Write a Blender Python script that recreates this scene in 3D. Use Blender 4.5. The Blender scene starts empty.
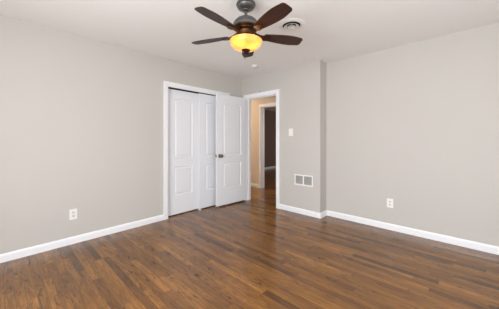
import bpy, bmesh, math, random
from mathutils import Vector, Matrix
random.seed(4)
sc = bpy.context.scene
COL = sc.collection
PI = math.pi

# ------------------------------------------------------------------ camera
H = 2.44
CAM = (3.347, -3.363, 1.205)
FX, FY = -0.6807, 0.7326            # horizontal viewing direction
RX, RY = 0.7326, 0.6807             # horizontal direction to the right
cd = bpy.data.cameras.new('camera')
cam = bpy.data.objects.new('camera', cd)
COL.objects.link(cam)
cam.location = CAM
cam.rotation_euler = (PI / 2, 0, math.atan2(FY, FX) - PI / 2)
cd.sensor_width = 36
cd.lens = 36 * 233 / 499
cd.shift_y = -14.5 / 499
cd.clip_start = 0.05
sc.camera = cam

# ------------------------------------------------------------------ world, lights, exposure
w = bpy.data.worlds.new('world')
sc.world = w
w.use_nodes = True
bg = w.node_tree.nodes['Background']
bg.inputs[0].default_value = (0.86, 0.93, 1.0, 1)
bg.inputs[1].default_value = 1.0


def area(name, loc, direction, sx, sy, power, color):
    l = bpy.data.lights.new(name, 'AREA')
    l.shape = 'RECTANGLE'
    l.size, l.size_y = sx, sy
    l.energy = power
    l.color = color
    o = bpy.data.objects.new(name, l)
    COL.objects.link(o)
    o.location = loc
    o.rotation_euler = Vector(direction).to_track_quat('-Z', 'Y').to_euler()
    return o


def point(name, loc, power, color, r=0.03):
    l = bpy.data.lights.new(name, 'POINT')
    l.energy = power
    l.color = color
    l.shadow_soft_size = r
    o = bpy.data.objects.new(name, l)
    COL.objects.link(o)
    o.location = loc
    return o


# daylight through the two windows: sky light straight in, and light thrown up from the sunlit ground outside
area('daylight_back_window', (2.9, -4.66, 1.25), (-0.05, 1, -0.2), 2.6, 1.1, 60, (0.91, 0.96, 1.0))
area('daylight_side_window', (4.86, -2.3, 1.25), (-1, 0, -0.3), 2.2, 1.1, 11, (0.91, 0.96, 1.0))
area('ground_bounce_back_window', (2.9, -4.64, 1.0), (0, 1, 0.7), 2.6, 0.7, 16, (0.98, 0.98, 0.98))
area('ground_bounce_side_window', (4.84, -2.3, 1.0), (-1, 0, 0.9), 2.2, 0.7, 5, (0.98, 0.98, 0.98))
sc.view_settings.view_transform = 'Standard'
sc.view_settings.look = 'None'
sc.view_settings.gamma = 1
sc.view_settings.use_curve_mapping = False
sc.view_settings.exposure = 0.92
sc.cycles.max_bounces = 10
sc.cycles.diffuse_bounces = 7
sc.cycles.sample_clamp_indirect = 4


# ------------------------------------------------------------------ materials
def lin(c):
    return tuple(((v / 255) / 12.92 if v / 255 <= 0.04045 else ((v / 255 + 0.055) / 1.055) ** 2.4) for v in c) + (1,)


def mat(name, rgb, rough=0.5, metal=0.0, bump=None, vary=None, spec=0.5, coat=0.0):
    m = bpy.data.materials.new(name)
    m.use_nodes = True
    nt = m.node_tree
    b = nt.nodes['Principled BSDF']
    b.inputs['Base Color'].default_value = lin(rgb)
    b.inputs['Roughness'].default_value = rough
    b.inputs['Metallic'].default_value = metal
    b.inputs['Specular IOR Level'].default_value = spec
    b.inputs['Coat Weight'].default_value = coat
    tc = nt.nodes.new('ShaderNodeTexCoord')
    if vary:
        n = nt.nodes.new('ShaderNodeTexNoise')
        n.inputs['Scale'].default_value = vary[0]
        n.inputs['Detail'].default_value = 3
        nt.links.new(tc.outputs['Object'], n.inputs['Vector'])
        mx = nt.nodes.new('ShaderNodeMix')
        mx.data_type = 'RGBA'
        mx.inputs['A'].default_value = lin(rgb)
        mx.inputs['B'].default_value = lin(vary[1])
        nt.links.new(n.outputs['Fac'], mx.inputs['Factor'])
        nt.links.new(mx.outputs['Result'], b.inputs['Base Color'])
    if bump:
        n = nt.nodes.new('ShaderNodeTexNoise')
        n.inputs['Scale'].default_value = bump[0]
        nt.links.new(tc.outputs['Object'], n.inputs['Vector'])
        bp = nt.nodes.new('ShaderNodeBump')
        bp.inputs['Strength'].default_value = bump[1]
        bp.inputs['Distance'].default_value = 0.002
        nt.links.new(n.outputs['Fac'], bp.inputs['Height'])
        nt.links.new(bp.outputs['Normal'], b.inputs['Normal'])
    return m


M = {}
M['wall'] = mat('greige_wall_paint', (193, 189, 183), 0.75, bump=(180, 0.12), vary=(1.2, (191, 186, 181)), spec=0.3)
M['hall'] = mat('hall_wall_paint', (205, 197, 187), 0.75, bump=(180, 0.12), spec=0.3)
M['taupe'] = mat('taupe_shade_wall_paint', (118, 100, 90), 0.8, bump=(180, 0.12), spec=0.2)  # darker than the other walls: the unlit room's shade is put into the colour
M['ceil'] = mat('ceiling_paint', (236, 235, 233), 0.9, bump=(140, 0.2), spec=0.1)
M['trim'] = mat('white_trim_paint', (236, 236, 238), 0.35, vary=(3, (233, 233, 236)))
M['door'] = mat('white_door_paint', (228, 229, 233), 0.42, bump=(60, 0.08), vary=(4, (226, 227, 231)))
M['plastic'] = mat('white_plastic', (230, 228, 224), 0.35, vary=(20, (234, 232, 229)))
M['slot'] = mat('dark_slot', (40, 38, 37), 0.8, spec=0.1)
M['shade'] = mat('grey_duct', (128, 125, 122), 0.8, spec=0.1)
M['grille'] = mat('grey_grille', (186, 184, 181), 0.5, metal=0.3, vary=(60, (178, 176, 173)))
M['nickel'] = mat('brushed_nickel', (125, 120, 114), 0.3, metal=0.9, bump=(300, 0.1))
M['pewter'] = mat('pewter_metal', (122, 120, 118), 0.36, metal=0.85, bump=(250, 0.2), vary=(30, (100, 98, 97)))
M['bronze'] = mat('antique_bronze', (92, 62, 34), 0.42, metal=0.75, vary=(70, (18, 13, 10)), bump=(90, 0.9))
M['darkbronze'] = mat('dark_bronze', (50, 38, 34), 0.4, metal=0.7, vary=(50, (70, 50, 40)))
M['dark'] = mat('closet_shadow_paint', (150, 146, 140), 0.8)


def wood_floor():
    m = bpy.data.materials.new('oak_strip_floor')
    m.use_nodes = True
    nt = m.node_tree
    N, L = nt.nodes, nt.links
    b = N['Principled BSDF']
    tc = N.new('ShaderNodeTexCoord')
    sp = N.new('ShaderNodeSeparateXYZ')
    L.new(tc.outputs['Object'], sp.inputs[0])

    def ma(op, a, c=None, d=None):
        n = N.new('ShaderNodeMath')
        n.operation = op
        for i, v in enumerate((a, c, d)):
            if v is None:
                continue
            if isinstance(v, (int, float)):
                n.inputs[i].default_value = v
            else:
                L.new(v, n.inputs[i])
        return n.outputs[0]

    ys = ma('DIVIDE', sp.outputs['Y'], 0.0575)
    row = ma('FLOOR', ys)
    wn = N.new('ShaderNodeTexWhiteNoise')
    wn.noise_dimensions = '1D'
    L.new(row, wn.inputs['W'])
    xs = ma('ADD', ma('DIVIDE', sp.outputs['X'], 0.7), ma('MULTIPLY', wn.outputs['Value'], 9.7))
    col = ma('FLOOR', xs)
    cv = N.new('ShaderNodeCombineXYZ')
    L.new(col, cv.inputs[0])
    L.new(row, cv.inputs[1])
    pn = N.new('ShaderNodeTexWhiteNoise')
    pn.noise_dimensions = '2D'
    L.new(cv.outputs[0], pn.inputs['Vector'])
    ramp = N.new('ShaderNodeValToRGB')
    e = ramp.color_ramp.elements
    e[0].position = 0.0
    e[0].color = lin((80, 52, 28))
    e[1].position = 1.0
    e[1].color = lin((144, 101, 50))
    for p, c in ((0.06, (96, 63, 31)), (0.14, (112, 75, 36)), (0.45, (124, 84, 40)), (0.85, (134, 92, 44))):
        k = e.new(p)
        k.color = lin(c)
    L.new(pn.outputs['Value'], ramp.inputs[0])
    # grain: noise stretched along the strip, shifted per strip
    gv = N.new('ShaderNodeCombineXYZ')
    L.new(ma('MULTIPLY_ADD', sp.outputs['X'], 2.2, ma('MULTIPLY', pn.outputs['Value'], 40)), gv.inputs[0])
    L.new(ma('MULTIPLY', sp.outputs['Y'], 24), gv.inputs[1])
    g = N.new('ShaderNodeTexNoise')
    g.inputs['Scale'].default_value = 1.6
    g.inputs['Detail'].default_value = 5
    g.inputs['Roughness'].default_value = 0.65
    g.inputs['Distortion'].default_value = 1.6
    L.new(gv.outputs[0], g.inputs['Vector'])
    gr = N.new('ShaderNodeValToRGB')
    gr.color_ramp.elements[0].position = 0.3
    gr.color_ramp.elements[0].color = (0.56, 0.52, 0.49, 1)
    gr.color_ramp.elements[1].position = 0.62
    gr.color_ramp.elements[1].color = (1.2, 1.18, 1.12, 1)
    L.new(g.outputs['Fac'], gr.inputs[0])
    # larger mottling of the stain
    bn = N.new('ShaderNodeTexNoise')
    bn.inputs['Scale'].default_value = 1.7
    bn.inputs['Detail'].default_value = 3
    mp = N.new('ShaderNodeMapping')
    mp.inputs['Scale'].default_value = (1.0, 2.6, 1)
    L.new(tc.outputs['Object'], mp.inputs[0])
    L.new(mp.outputs[0], bn.inputs['Vector'])
    br = N.new('ShaderNodeValToRGB')
    br.color_ramp.elements[0].position = 0.3
    br.color_ramp.elements[0].color = (0.74, 0.72, 0.72, 1)
    br.color_ramp.elements[1].position = 0.7
    br.color_ramp.elements[1].color = (1.12, 1.1, 1.08, 1)
    L.new(bn.outputs['Fac'], br.inputs[0])

    def mul(a, c, f=1.0):
        x = N.new('ShaderNodeMix')
        x.data_type = 'RGBA'
        x.blend_type = 'MULTIPLY'
        x.inputs['Factor'].default_value = f
        L.new(a, x.inputs['A'])
        L.new(c, x.inputs['B'])
        return x.outputs['Result']
    c1 = mul(ramp.outputs[0], gr.outputs[0])
    # sparse dark figure of the oak
    dv = N.new('ShaderNodeCombineXYZ')
    L.new(ma('MULTIPLY_ADD', sp.outputs['X'], 3.4, ma('MULTIPLY', pn.outputs['Value'], 17)), dv.inputs[0])
    L.new(ma('MULTIPLY', sp.outputs['Y'], 17), dv.inputs[1])
    dn = N.new('ShaderNodeTexNoise')
    dn.inputs['Scale'].default_value = 1.3
    dn.inputs['Detail'].default_value = 4
    dn.inputs['Distortion'].default_value = 2.2
    L.new(dv.outputs[0], dn.inputs['Vector'])
    dr = N.new('ShaderNodeValToRGB')
    dr.color_ramp.elements[0].position = 0.30
    dr.color_ramp.elements[0].color = (0.42, 0.38, 0.36, 1)
    dr.color_ramp.elements[1].position = 0.42
    dr.color_ramp.elements[1].color = (1.08, 1.07, 1.05, 1)
    L.new(dn.outputs['Fac'], dr.inputs[0])
    c2 = mul(mul(c1, br.outputs[0]), dr.outputs[0])
    # joints
    fy = ma('FRACT', ys)
    fx = ma('FRACT', xs)
    jy = ma('LESS_THAN', fy, 0.035)
    jx = ma('LESS_THAN', fx, 0.0028)
    j = ma('MAXIMUM', jy, jx)
    mj = N.new('ShaderNodeMix')
    mj.data_type = 'RGBA'
    L.new(ma('MULTIPLY', j, 0.6), mj.inputs['Factor'])
    L.new(c2, mj.inputs['A'])
    mj.inputs['B'].default_value = lin((38, 24, 15))
    L.new(mj.outputs['Result'], b.inputs['Base Color'])
    rr = N.new('ShaderNodeMapRange')
    L.new(g.outputs['Fac'], rr.inputs['Value'])
    rr.inputs['To Min'].default_value = 0.30
    rr.inputs['To Max'].default_value = 0.22
    L.new(rr.outputs[0], b.inputs['Roughness'])
    b.inputs['Specular IOR Level'].default_value = 0.5
    b.inputs['Coat Weight'].default_value = 0.15
    b.inputs['Coat Roughness'].default_value = 0.12
    bp = N.new('ShaderNodeBump')
    bp.inputs['Strength'].default_value = 0.12
    bp.inputs['Distance'].default_value = 0.001
    L.new(ma('ADD', g.outputs['Fac'], ma('MULTIPLY', j, -1.0)), bp.inputs['Height'])
    L.new(bp.outputs[0], b.inputs['Normal'])
    return m


def blade_wood():
    m = bpy.data.materials.new('walnut_blade')
    m.use_nodes = True
    nt = m.node_tree
    N, L = nt.nodes, nt.links
    b = N['Principled BSDF']
    tc = N.new('ShaderNodeTexCoord')
    mp = N.new('ShaderNodeMapping')
    mp.inputs['Scale'].default_value = (3, 55, 20)
    L.new(tc.outputs['Object'], mp.inputs[0])
    n = N.new('ShaderNodeTexNoise')
    n.inputs['Scale'].default_value = 1.5
    n.inputs['Detail'].default_value = 4
    L.new(mp.outputs[0], n.inputs['Vector'])
    r = N.new('ShaderNodeValToRGB')
    r.color_ramp.elements[0].position = 0.3
    r.color_ramp.elements[0].color = lin((36, 20, 15))
    r.color_ramp.elements[1].position = 0.7
    r.color_ramp.elements[1].color = lin((68, 38, 26))
    L.new(n.outputs['Fac'], r.inputs[0])
    L.new(r.outputs[0], b.inputs['Base Color'])
    b.inputs['Roughness'].default_value = 0.45
    b.inputs['Specular IOR Level'].default_value = 0.35
    return m


def amber_glass():
    m = bpy.data.materials.new('amber_glass')
    m.use_nodes = True
    nt = m.node_tree
    N, L = nt.nodes, nt.links
    b = N['Principled BSDF']
    N.remove(b)
    out = N['Material Output']
    tc = N.new('ShaderNodeTexCoord')
    n = N.new('ShaderNodeTexNoise')
    n.inputs['Scale'].default_value = 16
    n.inputs['Detail'].default_value = 3
    L.new(tc.outputs['Object'], n.inputs['Vector'])
    r = N.new('ShaderNodeValToRGB')
    r.color_ramp.elements[0].position = 0.3
    r.color_ramp.elements[0].color = (0.90, 0.50, 0.14, 1)
    r.color_ramp.elements[1].position = 0.7
    r.color_ramp.elements[1].color = (0.98, 0.60, 0.24, 1)
    L.new(n.outputs['Fac'], r.inputs[0])
    tr = N.new('ShaderNodeBsdfTranslucent')
    L.new(r.outputs[0], tr.inputs[0])
    gl = N.new('ShaderNodeBsdfGlossy')
    gl.inputs['Roughness'].default_value = 0.15
    gl.inputs['Color'].default_value = (1, 1, 1, 1)
    fr = N.new('ShaderNodeFresnel')
    mx = N.new('ShaderNodeMixShader')
    L.new(fr.outputs[0], mx.inputs[0])
    L.new(tr.outputs[0], mx.inputs[1])
    L.new(gl.outputs[0], mx.inputs[2])
    em = N.new('ShaderNodeEmission')
    L.new(r.outputs[0], em.inputs[0])
    em.inputs[1].default_value = 0.22
    ad = N.new('ShaderNodeAddShader')
    L.new(mx.outputs[0], ad.inputs[0])
    L.new(em.outputs[0], ad.inputs[1])
    L.new(ad.outputs[0], out.inputs[0])
    return m


def emit(name, rgb, s):
    m = bpy.data.materials.new(name)
    m.use_nodes = True
    b = m.node_tree.nodes['Principled BSDF']
    b.inputs['Base Color'].default_value = rgb + (1,)
    b.inputs['Emission Color'].default_value = rgb + (1,)
    b.inputs['Emission Strength'].default_value = s
    return m


M['floor'] = wood_floor()
M['blade'] = blade_wood()
M['amber'] = amber_glass()
M['bulb'] = emit('lit_bulb', (1.0, 0.78, 0.5), 12)
M['hall_globe'] = emit('lit_hall_globe', (1.0, 0.80, 0.58), 8)


# ------------------------------------------------------------------ mesh helpers
def box(bm, x0, y0, z0, x1, y1, z1):
    v = [bm.verts.new((x, y, z)) for z in (z0, z1) for y in (y0, y1) for x in (x0, x1)]
    for f in ((0, 2, 3, 1), (4, 5, 7, 6), (0, 1, 5, 4), (2, 6, 7, 3), (0, 4, 6, 2), (1, 3, 7, 5)):
        bm.faces.new([v[i] for i in f])


def lathe(bm, prof, seg=48, cx=0, cy=0, cz=0):
    rings = []
    for r, z in prof:
        if r < 1e-6:
            rings.append([bm.verts.new((cx, cy, cz + z))])
        else:
            rings.append([bm.verts.new((cx + r * math.cos(2 * PI * i / seg), cy + r * math.sin(2 * PI * i / seg), cz + z)) for i in range(seg)])
    for a, b in zip(rings, rings[1:]):
        for i in range(seg):
            j = (i + 1) % seg
            if len(a) == 1 and len(b) == 1:
                continue
            if len(a) == 1:
                bm.faces.new((a[0], b[j], b[i]))
            elif len(b) == 1:
                bm.faces.new((a[i], a[j], b[0]))
            else:
                bm.faces.new((a[i], a[j], b[j], b[i]))


def tube(bm, pts, r, seg=12):
    pts = [Vector(p) for p in pts]
    rings = []
    for k, p in enumerate(pts):
        d = (pts[min(k + 1, len(pts) - 1)] - pts[max(k - 1, 0)]).normalized()
        a = d.orthogonal().normalized()
        b = d.cross(a)
        rings.append([bm.verts.new(p + (a * math.cos(2 * PI * i / seg) + b * math.sin(2 * PI * i / seg)) * r) for i in range(seg)])
    for A, B in zip(rings, rings[1:]):
        # align rings
        off = min(range(seg), key=lambda o: (A[0].co - B[o].co).length)
        B = B[off:] + B[:off]
        for i in range(seg):
            bm.faces.new((A[i], A[(i + 1) % seg], B[(i + 1) % seg], B[i]))
        rings[rings.index(A) + 1][:] = B
    bm.faces.new(rings[0])
    bm.faces.new(rings[-1])


def obj(name, bm, m, parent=None, smooth=False, bevel=0.0, loc=None, rot=None, bseg=2):
    bmesh.ops.recalc_face_normals(bm, faces=bm.faces)
    me = bpy.data.meshes.new(name)
    bm.to_mesh(me)
    bm.free()
    me.materials.append(m)
    o = bpy.data.objects.new(name, me)
    COL.objects.link(o)
    if parent:
        o.parent = parent
    if loc:
        o.location = loc
    if rot:
        o.rotation_euler = rot
    if bevel:
        bv = o.modifiers.new('bevel', 'BEVEL')
        bv.width = bevel
        bv.segments = bseg
        bv.limit_method = 'ANGLE'
    if smooth:
        for p in me.polygons:
            p.use_smooth = True
        # keep hard creases
        me.set_sharp_from_angle(angle=math.radians(38))
    return o


def tag(o, label, cat, group=None, kind=None):
    o['label'] = label
    o['category'] = cat
    if group:
        o['group'] = group
    if kind:
        o['kind'] = kind
    return o


def empty(name, loc, rotz=0.0):
    o = bpy.data.objects.new(name, None)
    o.empty_display_size = 0.1
    COL.objects.link(o)
    o.location = loc
    o.rotation_euler = (0, 0, rotz)
    return o


def struct(name, boxes, m, label, cat, bevel=0.0):
    bm = bmesh.new()
    for b in boxes:
        box(bm, *b)
    return tag(obj(name, bm, m, bevel=bevel), label, cat, kind='structure')


# ------------------------------------------------------------------ room shell
XE, YB = 4.8, -4.6                     # far east wall and wall behind the camera
T = 0.12
XJ, YR = 1.706, 0.215                  # chase corner; recessed right wall
OX0, OX1 = 0.143, 0.876                # doorway opening
CY0, CY1 = -1.60, -0.40                # closet opening
OH = 2.03                              # opening heights
CH = 2.028

struct('floor', [(-3.3, YB - T, -0.1, XE + T, 5.8, 0)], M['floor'],
       'glossy brown oak strip floor running from room into hall', 'floor')
struct('ceiling', [(-0.85, YB - T, H, XE + T, 1.22, H + 0.1)], M['ceil'],
       'flat off-white painted ceiling above the ceiling fan', 'ceiling')
struct('wall_left', [(-T, YB, 0, 0, CY0, H), (-T, CY0, CH, 0, CY1, H), (-T, CY1, 0, 0, 0, H)],
       M['wall'], 'greige wall with the white closet opening in it', 'wall')
struct('wall_front', [(-0.85, 0, 0, OX0, T, H), (OX0, 0, OH, OX1, T, H), (OX1, 0, 0, XJ, T, H), (XJ - 0.1, T, 0, XJ, YR, H)],
       M['wall'], 'greige wall around the doorway, ending in a projecting corner by the air vent', 'wall')
struct('wall_right', [(XJ - 0.1, YR, 0, XE, YR + T, H)], M['wall'],
       'long plain greige wall with a single outlet, right of the projecting corner', 'wall')
# walls behind the camera with the window openings that light the room
struct('wall_back', [(0, YB - T, 0, 1.55, YB, H), (4.25, YB - T, 0, XE, YB, H), (1.55, YB - T, 0, 4.25, YB, 0.6), (1.55, YB - T, 1.9, 4.25, YB, H)],
       M['wall'], 'greige wall behind the viewer with a wide window', 'wall')
struct('wall_side', [(XE, YB, 0, XE + T, -3.4, H), (XE, -1.2, 0, XE + T, YR, H), (XE, -3.4, 0, XE + T, -1.2, 0.6), (XE, -3.4, 1.9, XE + T, -1.2, H)],
       M['wall'], 'greige wall beside the viewer with a window', 'wall')


def window(name, x0, x1, yc, along_x, label):
    bm = bmesh.new()
    z0, z1, w_ = 0.6, 1.9, 0.05
    for a0, a1, c0, c1 in ((x0, x1, z0, z0 + w_), (x0, x1, z1 - w_, z1), (x0, x0 + w_, z0, z1), (x1 - w_, x1, z0, z1),
                           ((x0 + x1) / 2 - 0.025, (x0 + x1) / 2 + 0.025, z0, z1)):
        if along_x:
            box(bm, a0, yc - 0.02, c0, a1, yc + 0.02, c1)
        else:
            box(bm, yc - 0.02, a0, c0, yc + 0.02, a1, c1)
    return tag(obj(name, bm, M['trim']), label, 'window', kind='structure')


window('window_1', 1.55, 4.25, YB - 0.03, True, 'wide white window frame in the wall behind the viewer')
window('window_2', -3.4, -1.2, XE + 0.03, False, 'white window frame in the wall beside the viewer')

# closet interior
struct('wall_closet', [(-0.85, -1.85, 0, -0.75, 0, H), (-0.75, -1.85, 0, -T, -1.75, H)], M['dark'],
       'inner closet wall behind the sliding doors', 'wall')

# hall and dark room beyond
HY = 1.10
DX0, DX1 = -0.397, 0.38
struct('wall_hall', [(-3.3, HY, 0, DX0, HY + T, H), (DX0, HY, OH, DX1, HY + T, H), (DX1, HY, 0, 3.2, HY + T, H)], M['hall'],
       'warm lit hallway wall seen through the open doorway', 'wall')
struct('wall_hall_end', [(-3.3, 0, 0, -3.2, HY, H), (3.1, YR + T, 0, 3.2, HY, H), (-3.2, 0, 0, -0.85, T, H)], M['hall'],
       'end walls of the hallway outside the doorway', 'wall')
struct('wall_dark_room', [(-2.8, HY + T, 0, -2.7, 5.6, H), (-2.7, 5.5, 0, 2.2, 5.6, H), (2.1, HY + T, 0, 2.2, 5.5, H)],
       M['taupe'], 'wall of the unlit room across the hallway, its shade painted in as taupe', 'wall')
struct('ceiling_hall', [(-3.3, 1.22, H, XE + T, 5.8, H + 0.1), (-3.3, 0, H, -0.85, 1.22, H + 0.1)], M['ceil'],
       'dim ceiling of the room across the hallway', 'ceiling')


# ------------------------------------------------------------------ baseboards
def baseboard(name, runs, label):
    """runs: (x0,y0,x1,y1,nx,ny): a run on a wall line, n points into the room."""
    bm = bmesh.new()
    hh, t = 0.083, 0.014
    prof = [(0, 0), (t, 0), (t, hh - 0.018), (t * 0.65, hh - 0.006), (t * 0.35, hh), (0, hh)]
    for x0, y0, x1, y1, nx, ny in runs:
        A = [bm.verts.new((x0 + nx * d, y0 + ny * d, z + 0.0005)) for d, z in prof]
        B = [bm.verts.new((x1 + nx * d, y1 + ny * d, z + 0.0005)) for d, z in prof]
        n = len(prof)
        for i in range(n):
            bm.faces.new((A[i], A[(i + 1) % n], B[(i + 1) % n], B[i]))
        bm.faces.new(A)
        bm.faces.new(B[::-1])
    return tag(obj(name, bm, M['trim']), label, 'baseboard', kind='structure')


CW = 0.07                               # casing width
baseboard('baseboard_left', [(0, YB, 0, CY0 - CW, 1, 0)], 'white baseboard along the wall left of the closet')
baseboard('baseboard_front', [(OX1 + CW, 0, XJ + 0.014, 0, 0, -1), (XJ, 0, XJ, YR - 0.014, 1, 0)],
          'white baseboard under the air vent, wrapping the projecting corner')
baseboard('baseboard_right', [(XJ, YR, XE, YR, 0, -1)], 'white baseboard along the long right wall')
baseboard('baseboard_back', [(0.014, YB, XE, YB, 0, 1), (XE, YB, XE, YR, -1, 0)], 'white baseboard behind the viewer')
baseboard('baseboard_hall', [(-3.2, HY, DX0 - 0.06, HY, 0, -1), (DX1 + 0.06, HY, 3.1, HY, 0, -1)],
          'cream lit baseboard of the hallway wall')
baseboard('baseboard_dark_room', [(-2.7, HY + T, -2.7, 5.5, 1, 0), (-2.7, 5.5, 2.1, 5.5, 0, -1)],
          'pale baseboard in the dark room across the hallway')


# ------------------------------------------------------------------ casings
def casing(name, axis, wall, n, a0, a1, top, wd, label, depth=T, legs=(True, True)):
    """Casing round an opening from a0 to a1 along axis, standing on the wall plane; n = direction into the room."""
    bm = bmesh.new()
    t = 0.018

    def bx(u0, u1, d0, d1, z0, z1):
        d0, d1 = sorted((wall + d0 * n, wall + d1 * n))
        if axis == 'x':
            box(bm, u0, d0, z0, u1, d1, z1)
        else:
            box(bm, d0, u0, z0, d1, u1, z1)
    for (d0, d1, i0) in ((0.0, t * 0.7, 0.0), (t * 0.7, t, wd * 0.3)):
        bx(a0 - wd, a0 - i0, d0, d1, 0, top + wd)
        bx(a1 + i0, a1 + wd, d0, d1, 0, top + wd)
        bx(a0 - i0, a1 + i0, d0, d1, top + i0, top + wd)
    # jamb lining
    j = 0.012
    bx(a0 - 0.001, a0 + 0.004, -depth, 0, 0, top)
    bx(a1 - 0.004, a1 + 0.001, -depth, 0, 0, top)
    bx(a0, a1, -depth, 0, top - 0.004, top + 0.001)
    if depth and axis == 'x':            # door stop
        bx(a0 + 0.004, a0 + 0.016, -depth + 0.03, -0.045, 0, top - 0.004)
        bx(a0 + 0.016, a1 - 0.016, -depth + 0.03, -0.045, top - 0.016, top - 0.004)
        bx(a1 - 0.016, a1 - 0.004, -depth + 0.03, -0.045, 0, top - 0.004)
    return tag(obj(name, bm, M['trim']), label, 'door frame', kind='structure')


casing('trim_1', 'y', 0.0, 1, CY0, CY1, CH, CW, 'white casing around the closet sliding doors')
casing('trim_2', 'x', 0.0, -1, OX0, OX1, OH, CW, 'white casing around the open doorway to the hall')
casing('trim_3', 'x', HY, -1, DX0, DX1, OH, 0.06, 'cream casing of the doorway across the hall')


# ------------------------------------------------------------------ moulded doors
def offset_in(pts, d):
    n = len(pts)
    out = []
    for i in range(n):
        p0, p1, p2 = Vector(pts[i - 1]), Vector(pts[i]), Vector(pts[(i + 1) % n])
        e1, e2 = (p1 - p0).normalized(), (p2 - p1).normalized()
        n1, n2 = Vector((-e1.y, e1.x)), Vector((-e2.y, e2.x))
        m = (n1 + n2).normalized()
        out.append(tuple(p1 + m * d / max(0.3, m.dot(n1))))
    return out


def door_slab(name, w_, z0, z1, t, mx, panels, parent=None):
    """Two-panel moulded leaf; local x across, z up, faces at y=0 and y=t. panels: (z0, z1, arch rise)."""
    bm = bmesh.new()
    NA = 12
    for side in (0, 1):
        yf, s = (0.0, 1) if side == 0 else (t, -1)

        def P(p, d=0.0):
            return bm.verts.new((p[0], yf + s * d, p[1]))

        def quad(a, b, c, d):
            bm.faces.new([P(a), P(b), P(c), P(d)])
        x0, x1 = mx, w_ - mx
        quad((0, z0), (x0, z0), (x0, z1), (0, z1))
        quad((x1, z0), (w_, z0), (w_, z1), (x1, z1))
        zs = z0
        for (pa, pb, rise) in panels:
            quad((x0, zs), (x1, zs), (x1, pa), (x0, pa))
            arc = [(x1 + (x0 - x1) * k / NA, pb - rise + rise * math.sin(PI * k / NA) ** 0.8 if rise else pb) for k in range(NA + 1)]
            if rise:
                for k in range(NA):
                    quad(arc[k + 1], arc[k], (arc[k][0], pb + 0.001), (arc[k + 1][0], pb + 0.001))
            zs = pb + (0.001 if rise else 0)
            outline = [(x0, pa), (x1, pa)] + (arc if rise else [arc[0], arc[-1]])
            loops = [[P(p, 0) for p in outline]]
            for off, dep in ((0.007, 0.011), (0.020, 0.012), (0.040, 0.003)):
                loops.append([P(p, dep) for p in offset_in(outline, off)])
            for A, B in zip(loops, loops[1:]):
                for i in range(len(A)):
                    j = (i + 1) % len(A)
                    bm.faces.new((A[i], A[j], B[j], B[i]))
            bm.faces.new(loops[-1])
        quad((x0, zs), (x1, zs), (x1, z1), (x0, z1))
    for a, b in (((0, z0), (w_, z0)), ((w_, z0), (w_, z1)), ((w_, z1), (0, z1)), ((0, z1), (0, z0))):
        bm.faces.new([bm.verts.new((a[0], 0, a[1])), bm.verts.new((b[0], 0, b[1])), bm.verts.new((b[0], t, b[1])), bm.verts.new((a[0], t, a[1]))])
    bmesh.ops.remove_doubles(bm, verts=bm.verts, dist=0.0003)
    return obj(name, bm, M['door'], parent)


PAN = [(0.318, 0.775, 0.0), (0.918, 1.878, 0.03)]
# closet leaves (local x runs along -y of the room)
d2 = empty('door_2', (-0.058, CY0 + 0.003, 0), PI / 2)
door_slab('door_leaf', 0.61, 0.016, 2.008, 0.03, 0.135, PAN, d2)
tag(d2, 'white two-panel sliding closet door at the left end of the closet', 'closet door', kind='structure')
d3 = empty('door_3', (-0.018, CY1 - 0.003 - 0.61, 0), PI / 2)
door_slab('door_leaf', 0.61, 0.016, 2.008, 0.03, 0.135, PAN, d3)
tag(d3, 'white sliding closet door partly hidden behind the open room door', 'closet door', kind='structure')
struct('trim_4', [(-0.10, CY0 + 0.004, 2.013, -0.094, CY1 - 0.004, 2.023), (-0.1, CY0 + 0.004, 2.015, -0.012, CY1 - 0.004, 2.023)], M['slot'],
       'sliding track strip above the closet doors, shade of the gap painted dark', 'door track')  # dark colour paints the shade in the gap over the leaves

g = empty('floor_guide', (-0.036, -1.0, 0))
bm = bmesh.new(); box(bm, -0.03, -0.018, 0, 0.042, 0.018, 0.004)
obj('base_plate', bm, M['plastic'], g)
bm = bmesh.new(); box(bm, 0.02, -0.012, 0.004, 0.026, 0.012, 0.028)
obj('guide_tab', bm, M['plastic'], g, bevel=0.001)
tag(g, 'small white floor guide where the two closet doors meet', 'door guide')

# the room door, swung open in front of the closet
ang = math.atan2(-0.998, -0.058)
d1 = empty('door_1', (OX0 + 0.012 - 0.035, -0.022, 0), ang)
leaf = door_slab('door_leaf', 0.711, 0.024, 2.03, 0.035, 0.138, [(0.322, 0.782, 0.0), (0.92, 1.885, 0.035)], d1)
tag(d1, 'white two-panel room door standing open beside the hallway opening', 'door', kind='structure')


def knob(parent, x, z, side):
    """side -1: stands off the y=0 face, +1: off the y=t face"""
    y = 0.0 if side < 0 else 0.035
    bm = bmesh.new()
    lathe(bm, [(0, 0), (0.032, 0), (0.032, 0.004), (0.026, 0.009), (0.013, 0.012), (0.011, 0.03),
               (0.017, 0.036), (0.026, 0.044), (0.0285, 0.053), (0.026, 0.061), (0.016, 0.066), (0, 0.067)], 24)
    for v in bm.verts:
        v.co *= 1.12
    o = obj('door_knob', bm, M['nickel'], parent, smooth=True, loc=(x, y, z), rot=(PI / 2 if side < 0 else -PI / 2, 0, 0))
    o['label'] = 'brushed nickel knob'
    return o


knob(d1, 0.645, 0.92, -1)
knob(d1, 0.645, 0.92, 1)
bm = bmesh.new(); box(bm, 0.7105, 0.006, 0.892, 0.7125, 0.029, 0.948); box(bm, 0.711, 0.011, 0.912, 0.719, 0.024, 0.928)
obj('latch_plate', bm, M['nickel'], d1)
for z in (0.28, 1.02, 1.78):
    bm = bmesh.new(); lathe(bm, [(0, -0.045), (0.006, -0.045), (0.006, 0.045), (0, 0.045)], 12)
    obj('hinge', bm, M['nickel'], d1, loc=(-0.004, -0.006, z))


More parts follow.
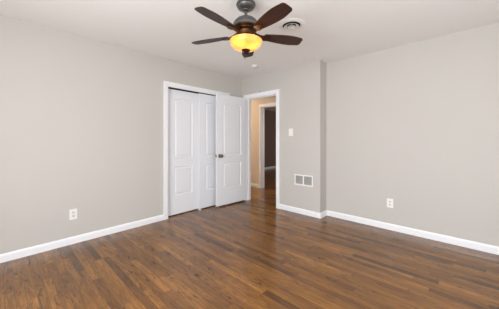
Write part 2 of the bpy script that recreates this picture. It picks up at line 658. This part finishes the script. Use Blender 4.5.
# ------------------------------------------------------------------ wall plates
def plate_outlet(loc, rotz, label):
    """plate faces local -y"""
    t = empty('wall_outlet', loc, rotz)
    bm = bmesh.new(); box(bm, -0.037, -0.006, -0.06, 0.037, 0, 0.06)
    obj('cover_plate', bm, M['plastic'], t, bevel=0.003)
    for s in (-1, 1):
        bm = bmesh.new()
        lathe(bm, [(0, 0), (0.0175, 0), (0.0175, 0.002), (0, 0.002)], 24)
        for v in bm.verts:
            v.co.y = max(-0.0145, min(0.0145, v.co.y))
        f = obj('socket', bm, M['socket'], t, loc=(0, -0.006, s * 0.0205), rot=(PI / 2, 0, 0))
        bm = bmesh.new()
        for x, h_ in ((-0.0065, 0.0045), (0.0065, 0.0035)):
            box(bm, x - 0.0012, -h_ + 0.003, 0, x + 0.0012, h_ + 0.003, 0.0006)
        box(bm, -0.002, -0.0095, 0, 0.002, -0.006, 0.0006)
        obj('slot', bm, M['slot'], f, loc=(0, 0, 0.002))
    bm = bmesh.new(); lathe(bm, [(0, 0), (0.0035, 0), (0.003, 0.001), (0, 0.0012)], 12)
    obj('screw', bm, M['plastic'], t, loc=(0, -0.006, 0), rot=(PI / 2, 0, 0))
    return tag(t, label, 'outlet')


M['socket'] = mat('outlet_socket_plastic', (212, 209, 204), 0.4, vary=(30, (208, 205, 200)))
plate_outlet((0, -2.772, 0.342), PI / 2, 'white double outlet low on the wall left of the closet')
plate_outlet((2.60, YR, 0.357), 0, 'white double outlet low on the long right wall')

s = empty('light_switch', (1.177, 0, 1.335))
bm = bmesh.new(); box(bm, -0.04, -0.006, -0.062, 0.04, 0, 0.062)
obj('cover_plate', bm, M['plastic'], s, bevel=0.003)
for z in (-0.022, 0.022):
    bm = bmesh.new(); box(bm, -0.016, -0.0095, z - 0.018, 0.016, -0.006, z + 0.018)
    obj('rocker', bm, M['plastic'], s, bevel=0.0015)
tag(s, 'white light switch plate on the wall right of the doorway', 'light switch')

# return-air grille: a double register
v = empty('air_vent', (1.418, 0, 0.552))
hw, hh = 0.165, 0.088
bm = bmesh.new()
box(bm, -hw, -0.008, hh - 0.02, hw, 0, hh)
box(bm, -hw, -0.008, -hh, hw, 0, -hh + 0.022)
box(bm, -hw, -0.008, -hh + 0.022, -hw + 0.018, 0, hh - 0.02)
box(bm, hw - 0.018, -0.008, -hh + 0.022, hw, 0, hh - 0.02)
box(bm, -0.011, -0.008, -hh + 0.022, 0.011, 0, hh - 0.02)
obj('frame', bm, M['plastic'], v, bevel=0.002)
for x0, x1 in ((-hw + 0.018, -0.011), (0.011, hw - 0.018)):
    bm = bmesh.new()
    box(bm, x0, -0.001, -hh + 0.022, x1, 0, hh - 0.02)
    bk = obj('backing', bm, M['shade'], v)
    bm = bmesh.new()
    n = 13
    for k in range(n):
        z = -hh + 0.022 + (2 * hh - 0.042) * (k + 0.5) / n
        vs = [bm.verts.new(p) for p in ((x0, -0.006, z - 0.004), (x1, -0.006, z - 0.004), (x1, -0.0015, z + 0.003), (x0, -0.0015, z + 0.003),
                                        (x0, -0.006, z - 0.003), (x1, -0.006, z - 0.003), (x1, -0.0015, z + 0.004), (x0, -0.0015, z + 0.004))]
        for f in ((0, 1, 2, 3), (7, 6, 5, 4), (0, 4, 5, 1), (3, 2, 6, 7), (0, 3, 7, 4), (1, 5, 6, 2)):
            bm.faces.new([vs[i] for i in f])
    for k in range(1, 9):
        x = x0 + (x1 - x0) * k / 9
        box(bm, x - 0.0015, -0.0075, -hh + 0.022, x + 0.0015, -0.006, hh - 0.02)
    obj('grille', bm, M['grille'], v)
tag(v, 'white double air vent with grey grilles low beside the projecting corner', 'air vent')

# small hook over the doorway
hk = empty('wall_hook', (0.493, 0, 2.122))
bm = bmesh.new(); lathe(bm, [(0, 0), (0.009, 0), (0.008, 0.003), (0, 0.004)], 16)
obj('base', bm, M['nickel'], hk, rot=(PI / 2, 0, 0), smooth=True)
bm = bmesh.new(); tube(bm, [(0, 0, 0), (0, -0.02, 0), (0, -0.026, -0.004), (0, -0.027, -0.012), (0, -0.022, -0.016)], 0.0028, 8)
obj('hook', bm, M['nickel'], hk, smooth=True)
tag(hk, 'tiny grey hook on the wall just above the doorway casing', 'hook')

# ------------------------------------------------------------------ ceiling fittings
# round air diffuser
df = empty('ceiling_diffuser', (1.974, -1.223, H))
bm = bmesh.new(); lathe(bm, [(0.094, 0), (0.142, 0), (0.142, -0.003), (0.128, -0.009), (0.106, -0.014), (0.098, -0.012), (0.094, 0)], 56)
obj('flange', bm, M['plastic'], df, smooth=True)
bm = bmesh.new(); lathe(bm, [(0, -0.0005), (0.095, -0.0005), (0.095, -0.0015), (0, -0.0015)], 40)
obj('duct_opening', bm, M['slot'], df)
for (ra, za, rb, zb) in ((0.050, -0.004, 0.080, -0.022), (0.022, -0.006, 0.050, -0.028)):
    bm = bmesh.new(); lathe(bm, [(ra, za), (rb, zb), (rb, zb - 0.003), (ra - 0.002, za - 0.003), (ra, za)], 48)
    obj('cone_ring', bm, M['plastic'], df, smooth=True)
bm = bmesh.new(); lathe(bm, [(0, -0.0015), (0.010, -0.0015), (0.010, -0.022), (0.036, -0.034), (0.03, -0.038), (0, -0.04)], 32)
obj('centre_cap', bm, M['plastic'], df, smooth=True)
tag(df, 'round white air diffuser with dark ring slots on the ceiling beside the fan', 'ceiling vent')

M['detector'] = mat('off_white_plastic', (212, 208, 202), 0.5)  # even off-white, a little greyer than the other plastic
sd = empty('smoke_detector', (0.781, -0.475, H))
bm = bmesh.new(); lathe(bm, [(0, 0), (0.05, 0), (0.05, -0.012), (0, -0.012)], 32)
obj('mounting_base', bm, M['plastic'], sd, smooth=True)
bm = bmesh.new(); lathe(bm, [(0, -0.012), (0.046, -0.012), (0.045, -0.026), (0.036, -0.037), (0, -0.04)], 32)
obj('cover', bm, M['detector'], sd, smooth=True)
tag(sd, 'small round white smoke detector on the ceiling near the doorway', 'smoke detector')

# ------------------------------------------------------------------ ceiling fan
FXC, FYC = 1.949, -1.904
fan = empty('ceiling_fan', (FXC, FYC, 0))
tag(fan, 'ceiling fan with five dark walnut blades, pewter motor and lit amber bowl', 'ceiling fan')


def fl(name, prof, m, parent=fan, seg=56):
    bm = bmesh.new()
    lathe(bm, prof, seg)
    return obj(name, bm, M[m], parent, smooth=True)


fl('canopy', [(0, H), (0.058, H), (0.060, H - 0.02), (0.066, H - 0.028), (0.063, H - 0.04), (0.074, H - 0.048), (0.083, H - 0.058), (0.084, H - 0.068),
              (0.078, H - 0.073), (0.079, H - 0.079), (0.070, H - 0.094), (0.050, H - 0.106), (0.034, H - 0.110), (0.033, H - 0.114), (0.022, H - 0.122), (0, H - 0.122)], 'pewter')
fl('downrod', [(0, H - 0.12), (0.013, H - 0.12), (0.013, 2.272), (0.022, 2.27), (0.024, 2.255), (0, 2.255)], 'pewter')
fl('motor_housing', [(0, 2.268), (0.03, 2.268), (0.055, 2.260), (0.086, 2.242), (0.104, 2.222), (0.110, 2.207), (0.106, 2.203), (0.115, 2.198), (0.116, 2.178), (0.110, 2.172), (0, 2.172)], 'pewter')
fl('flywheel', [(0, 2.172), (0.098, 2.172), (0.102, 2.170), (0.094, 2.166), (0.098, 2.158), (0.088, 2.150), (0, 2.150)], 'bronze')
fl('switch_housing', [(0, 2.15), (0.072, 2.15), (0.080, 2.138), (0.076, 2.12), (0.062, 2.108), (0.066, 2.096), (0.055, 2.085), (0.055, 2.068), (0, 2.068)], 'bronze')
# glass bowl, an open shell with thickness
BR = 0.136
BT = 2.066
outer = [(BR, BT), (BR + 0.004, BT - 0.004), (BR + 0.001, BT - 0.012)] + [
    (BR * math.cos(a) ** 0.75, BT - 0.014 - 0.068 * math.sin(a)) for a in [PI / 2 * k / 14 for k in range(1, 14)]] + [(0.012, BT - 0.0825)]
inner = [(r - 0.004 if r > 0.02 else 0.012, z + 0.004) for r, z in reversed(outer[2:])] + [(BR - 0.006, BT)]
bowl = fl('light_bowl', outer + inner + [outer[0]], 'amber')
bowl['label'] = 'amber glass bowl, lit'
fl('bowl_fitter', [(0.0, BT + 0.012), (0.05, BT + 0.012), (0.075, BT + 0.008), (0.09, BT + 0.002), (0.0, BT + 0.002)], 'darkbronze')
fl('finial', [(0, 1.998), (0.02, 1.998), (0.036, 1.988), (0.038, 1.979), (0.028, 1.969), (0.016, 1.963), (0.020, 1.955), (0.012, 1.946), (0, 1.942)], 'darkbronze', seg=28)
bm = bmesh.new()
tube(bm, [(-0.01, 0.0, 1.956), (-0.012, 0.0, 1.925)], 0.0013, 6)
lathe(bm, [(0, 1.927), (0.004, 1.922), (0.004, 1.912), (0, 1.908)], 10, cx=-0.012)
obj('pull_chain', bm, M['nickel'], fan, smooth=True)


def fdir(phi):
    p = math.radians(phi)
    x = -math.cos(p) * FX + math.sin(p) * RX
    y = -math.cos(p) * FY + math.sin(p) * RY
    return math.atan2(y, x)


def blade_mesh():
    bm = bmesh.new()
    r0, r1 = 0.17, 0.53
    pts = []
    NS = 16
    for k in range(NS + 1):
        u = k / NS
        hw_ = 0.037 + 0.026 * math.sin(min(1, u / 0.72) * PI / 2)
        if u > 0.72:
            hw_ -= 0.012 * ((u - 0.72) / 0.28) ** 1.5
        pts.append((r0 + (r1 - 0.028 - r0) * u, hw_))
    tip = []
    hwt = pts[-1][1]
    for k in range(1, 8):
        a = PI / 2 * k / 8
        tip.append((r1 - 0.028 + 0.028 * math.sin(a), hwt - 0.028 * (1 - math.cos(a))))
    up = [(r0 - 0.008, 0.024)] + pts + tip
    outline = up + [(r1, 0.0)] + [(x, -y) for x, y in reversed(up)]
    top = [bm.verts.new((x, y, 0.0035)) for x, y in outline]
    bot = [bm.verts.new((x, y, -0.0035)) for x, y in outline]
    bm.faces.new(top)
    bm.faces.new(bot[::-1])
    n = len(outline)
    for i in range(n):
        bm.faces.new((top[i], bot[i], bot[(i + 1) % n], top[(i + 1) % n]))
    return bm


def iron_mesh():
    """scrolled bracket from the flywheel to the blade root"""
    bm = bmesh.new()
    out = [(0.075, 0.016), (0.10, 0.013), (0.13, 0.018), (0.15, 0.028), (0.175, 0.034), (0.205, 0.029), (0.222, 0.018), (0.235, 0.0)]
    full = out + [(x, -y) for x, y in reversed(out[:-1])]

    def zz(x):
        return 0.030 - 0.036 * min(1, max(0, (x - 0.08) / 0.075))
    top = [bm.verts.new((x, y, zz(x) - 0.0015)) for x, y in full]
    bot = [bm.verts.new((x, y, zz(x) - 0.0075)) for x, y in full]
    m = len(out)
    n = len(full)
    for a in (top, bot):
        for i in range(m - 1):
            j = n - 1 - i
            if i + 1 == m - 1:
                bm.faces.new((a[i], a[i + 1], a[j]))
            else:
                bm.faces.new((a[i], a[i + 1], a[j - 1], a[j]))
    for i in range(n):
        bm.faces.new((top[i], bot[i], bot[(i + 1) % n], top[(i + 1) % n]))
    # raised scrolls and screws under the blade
    for y in (-0.019, 0.019):
        lathe(bm, [(0, -0.013), (0.007, -0.0125), (0.009, -0.008), (0.009, -0.006), (0, -0.006)], 12, cx=0.178, cy=y)
    lathe(bm, [(0, -0.013), (0.007, -0.0125), (0.009, -0.008), (0.009, -0.006), (0, -0.006)], 12, cx=0.212)
    tube(bm, [(0.08, 0, 0.022), (0.105, 0, 0.006), (0.13, 0, -0.006), (0.155, 0, -0.012)], 0.006, 8)
    return bm


BZ = 2.116
first = None
for phi in (34, 106, 178, -110, -38):
    rz = fdir(phi)
    if first is None:
        bl = obj('blade', blade_mesh(), M['blade'], fan)
        ir = obj('blade_iron', iron_mesh(), M['bronze'], fan, smooth=True)
        first = (bl, ir)
    else:
        bl, ir = first[0].copy(), first[1].copy()
        COL.objects.link(bl)
        COL.objects.link(ir)
        bl.parent = fan
        ir.parent = fan
    for o in (bl, ir):
        o.location = (0, 0, BZ)
        o.rotation_euler = (math.radians(-12), 0, rz)
        o.rotation_mode = 'XYZ'
# lit bulbs inside the bowl
for k, (lx, ly, lz) in enumerate(((-0.045, -0.08, 2.03), (0.052, -0.035, 2.016))):
    bx_ = lx * RX + ly * FX
    by_ = lx * RY + ly * FY
    bm = bmesh.new()
    lathe(bm, [(0, -0.026), (0.012, -0.023), (0.019, -0.012), (0.019, 0.0), (0.012, 0.014), (0.009, 0.026), (0, 0.026)], 20)
    obj('bulb', bm, M['bulb'], fan, smooth=True, loc=(bx_, by_, lz + 0.006), rot=(PI / 2, 0, 0.5 + k * 2))
    point('fan_bulb_light', (FXC + bx_, FYC + by_, lz), 1.25, (1.0, 0.72, 0.38), 0.012)

# hall ceiling lamp
hl = empty('hall_light', (-2.1, 0.6, H))
bm = bmesh.new(); lathe(bm, [(0, 0), (0.14, 0), (0.14, -0.02), (0, -0.02)], 32)
obj('base', bm, M['nickel'], hl, smooth=True)
bm = bmesh.new(); lathe(bm, [(0, -0.02), (0.13, -0.02), (0.12, -0.05), (0.08, -0.08), (0, -0.095)], 32)
obj('globe', bm, M['hall_globe'], hl, smooth=True)
tag(hl, 'round warm lit dome lamp on the hallway ceiling', 'ceiling light')
point('hall_lamp', (-2.1, 0.6, 2.2), 40, (1.0, 0.80, 0.58), 0.1)
area('far_room_fill', (2.05, 3.6, 1.4), (-1, 0, 0), 1.2, 1.2, 22, (1.0, 0.95, 0.9))  # added fill light
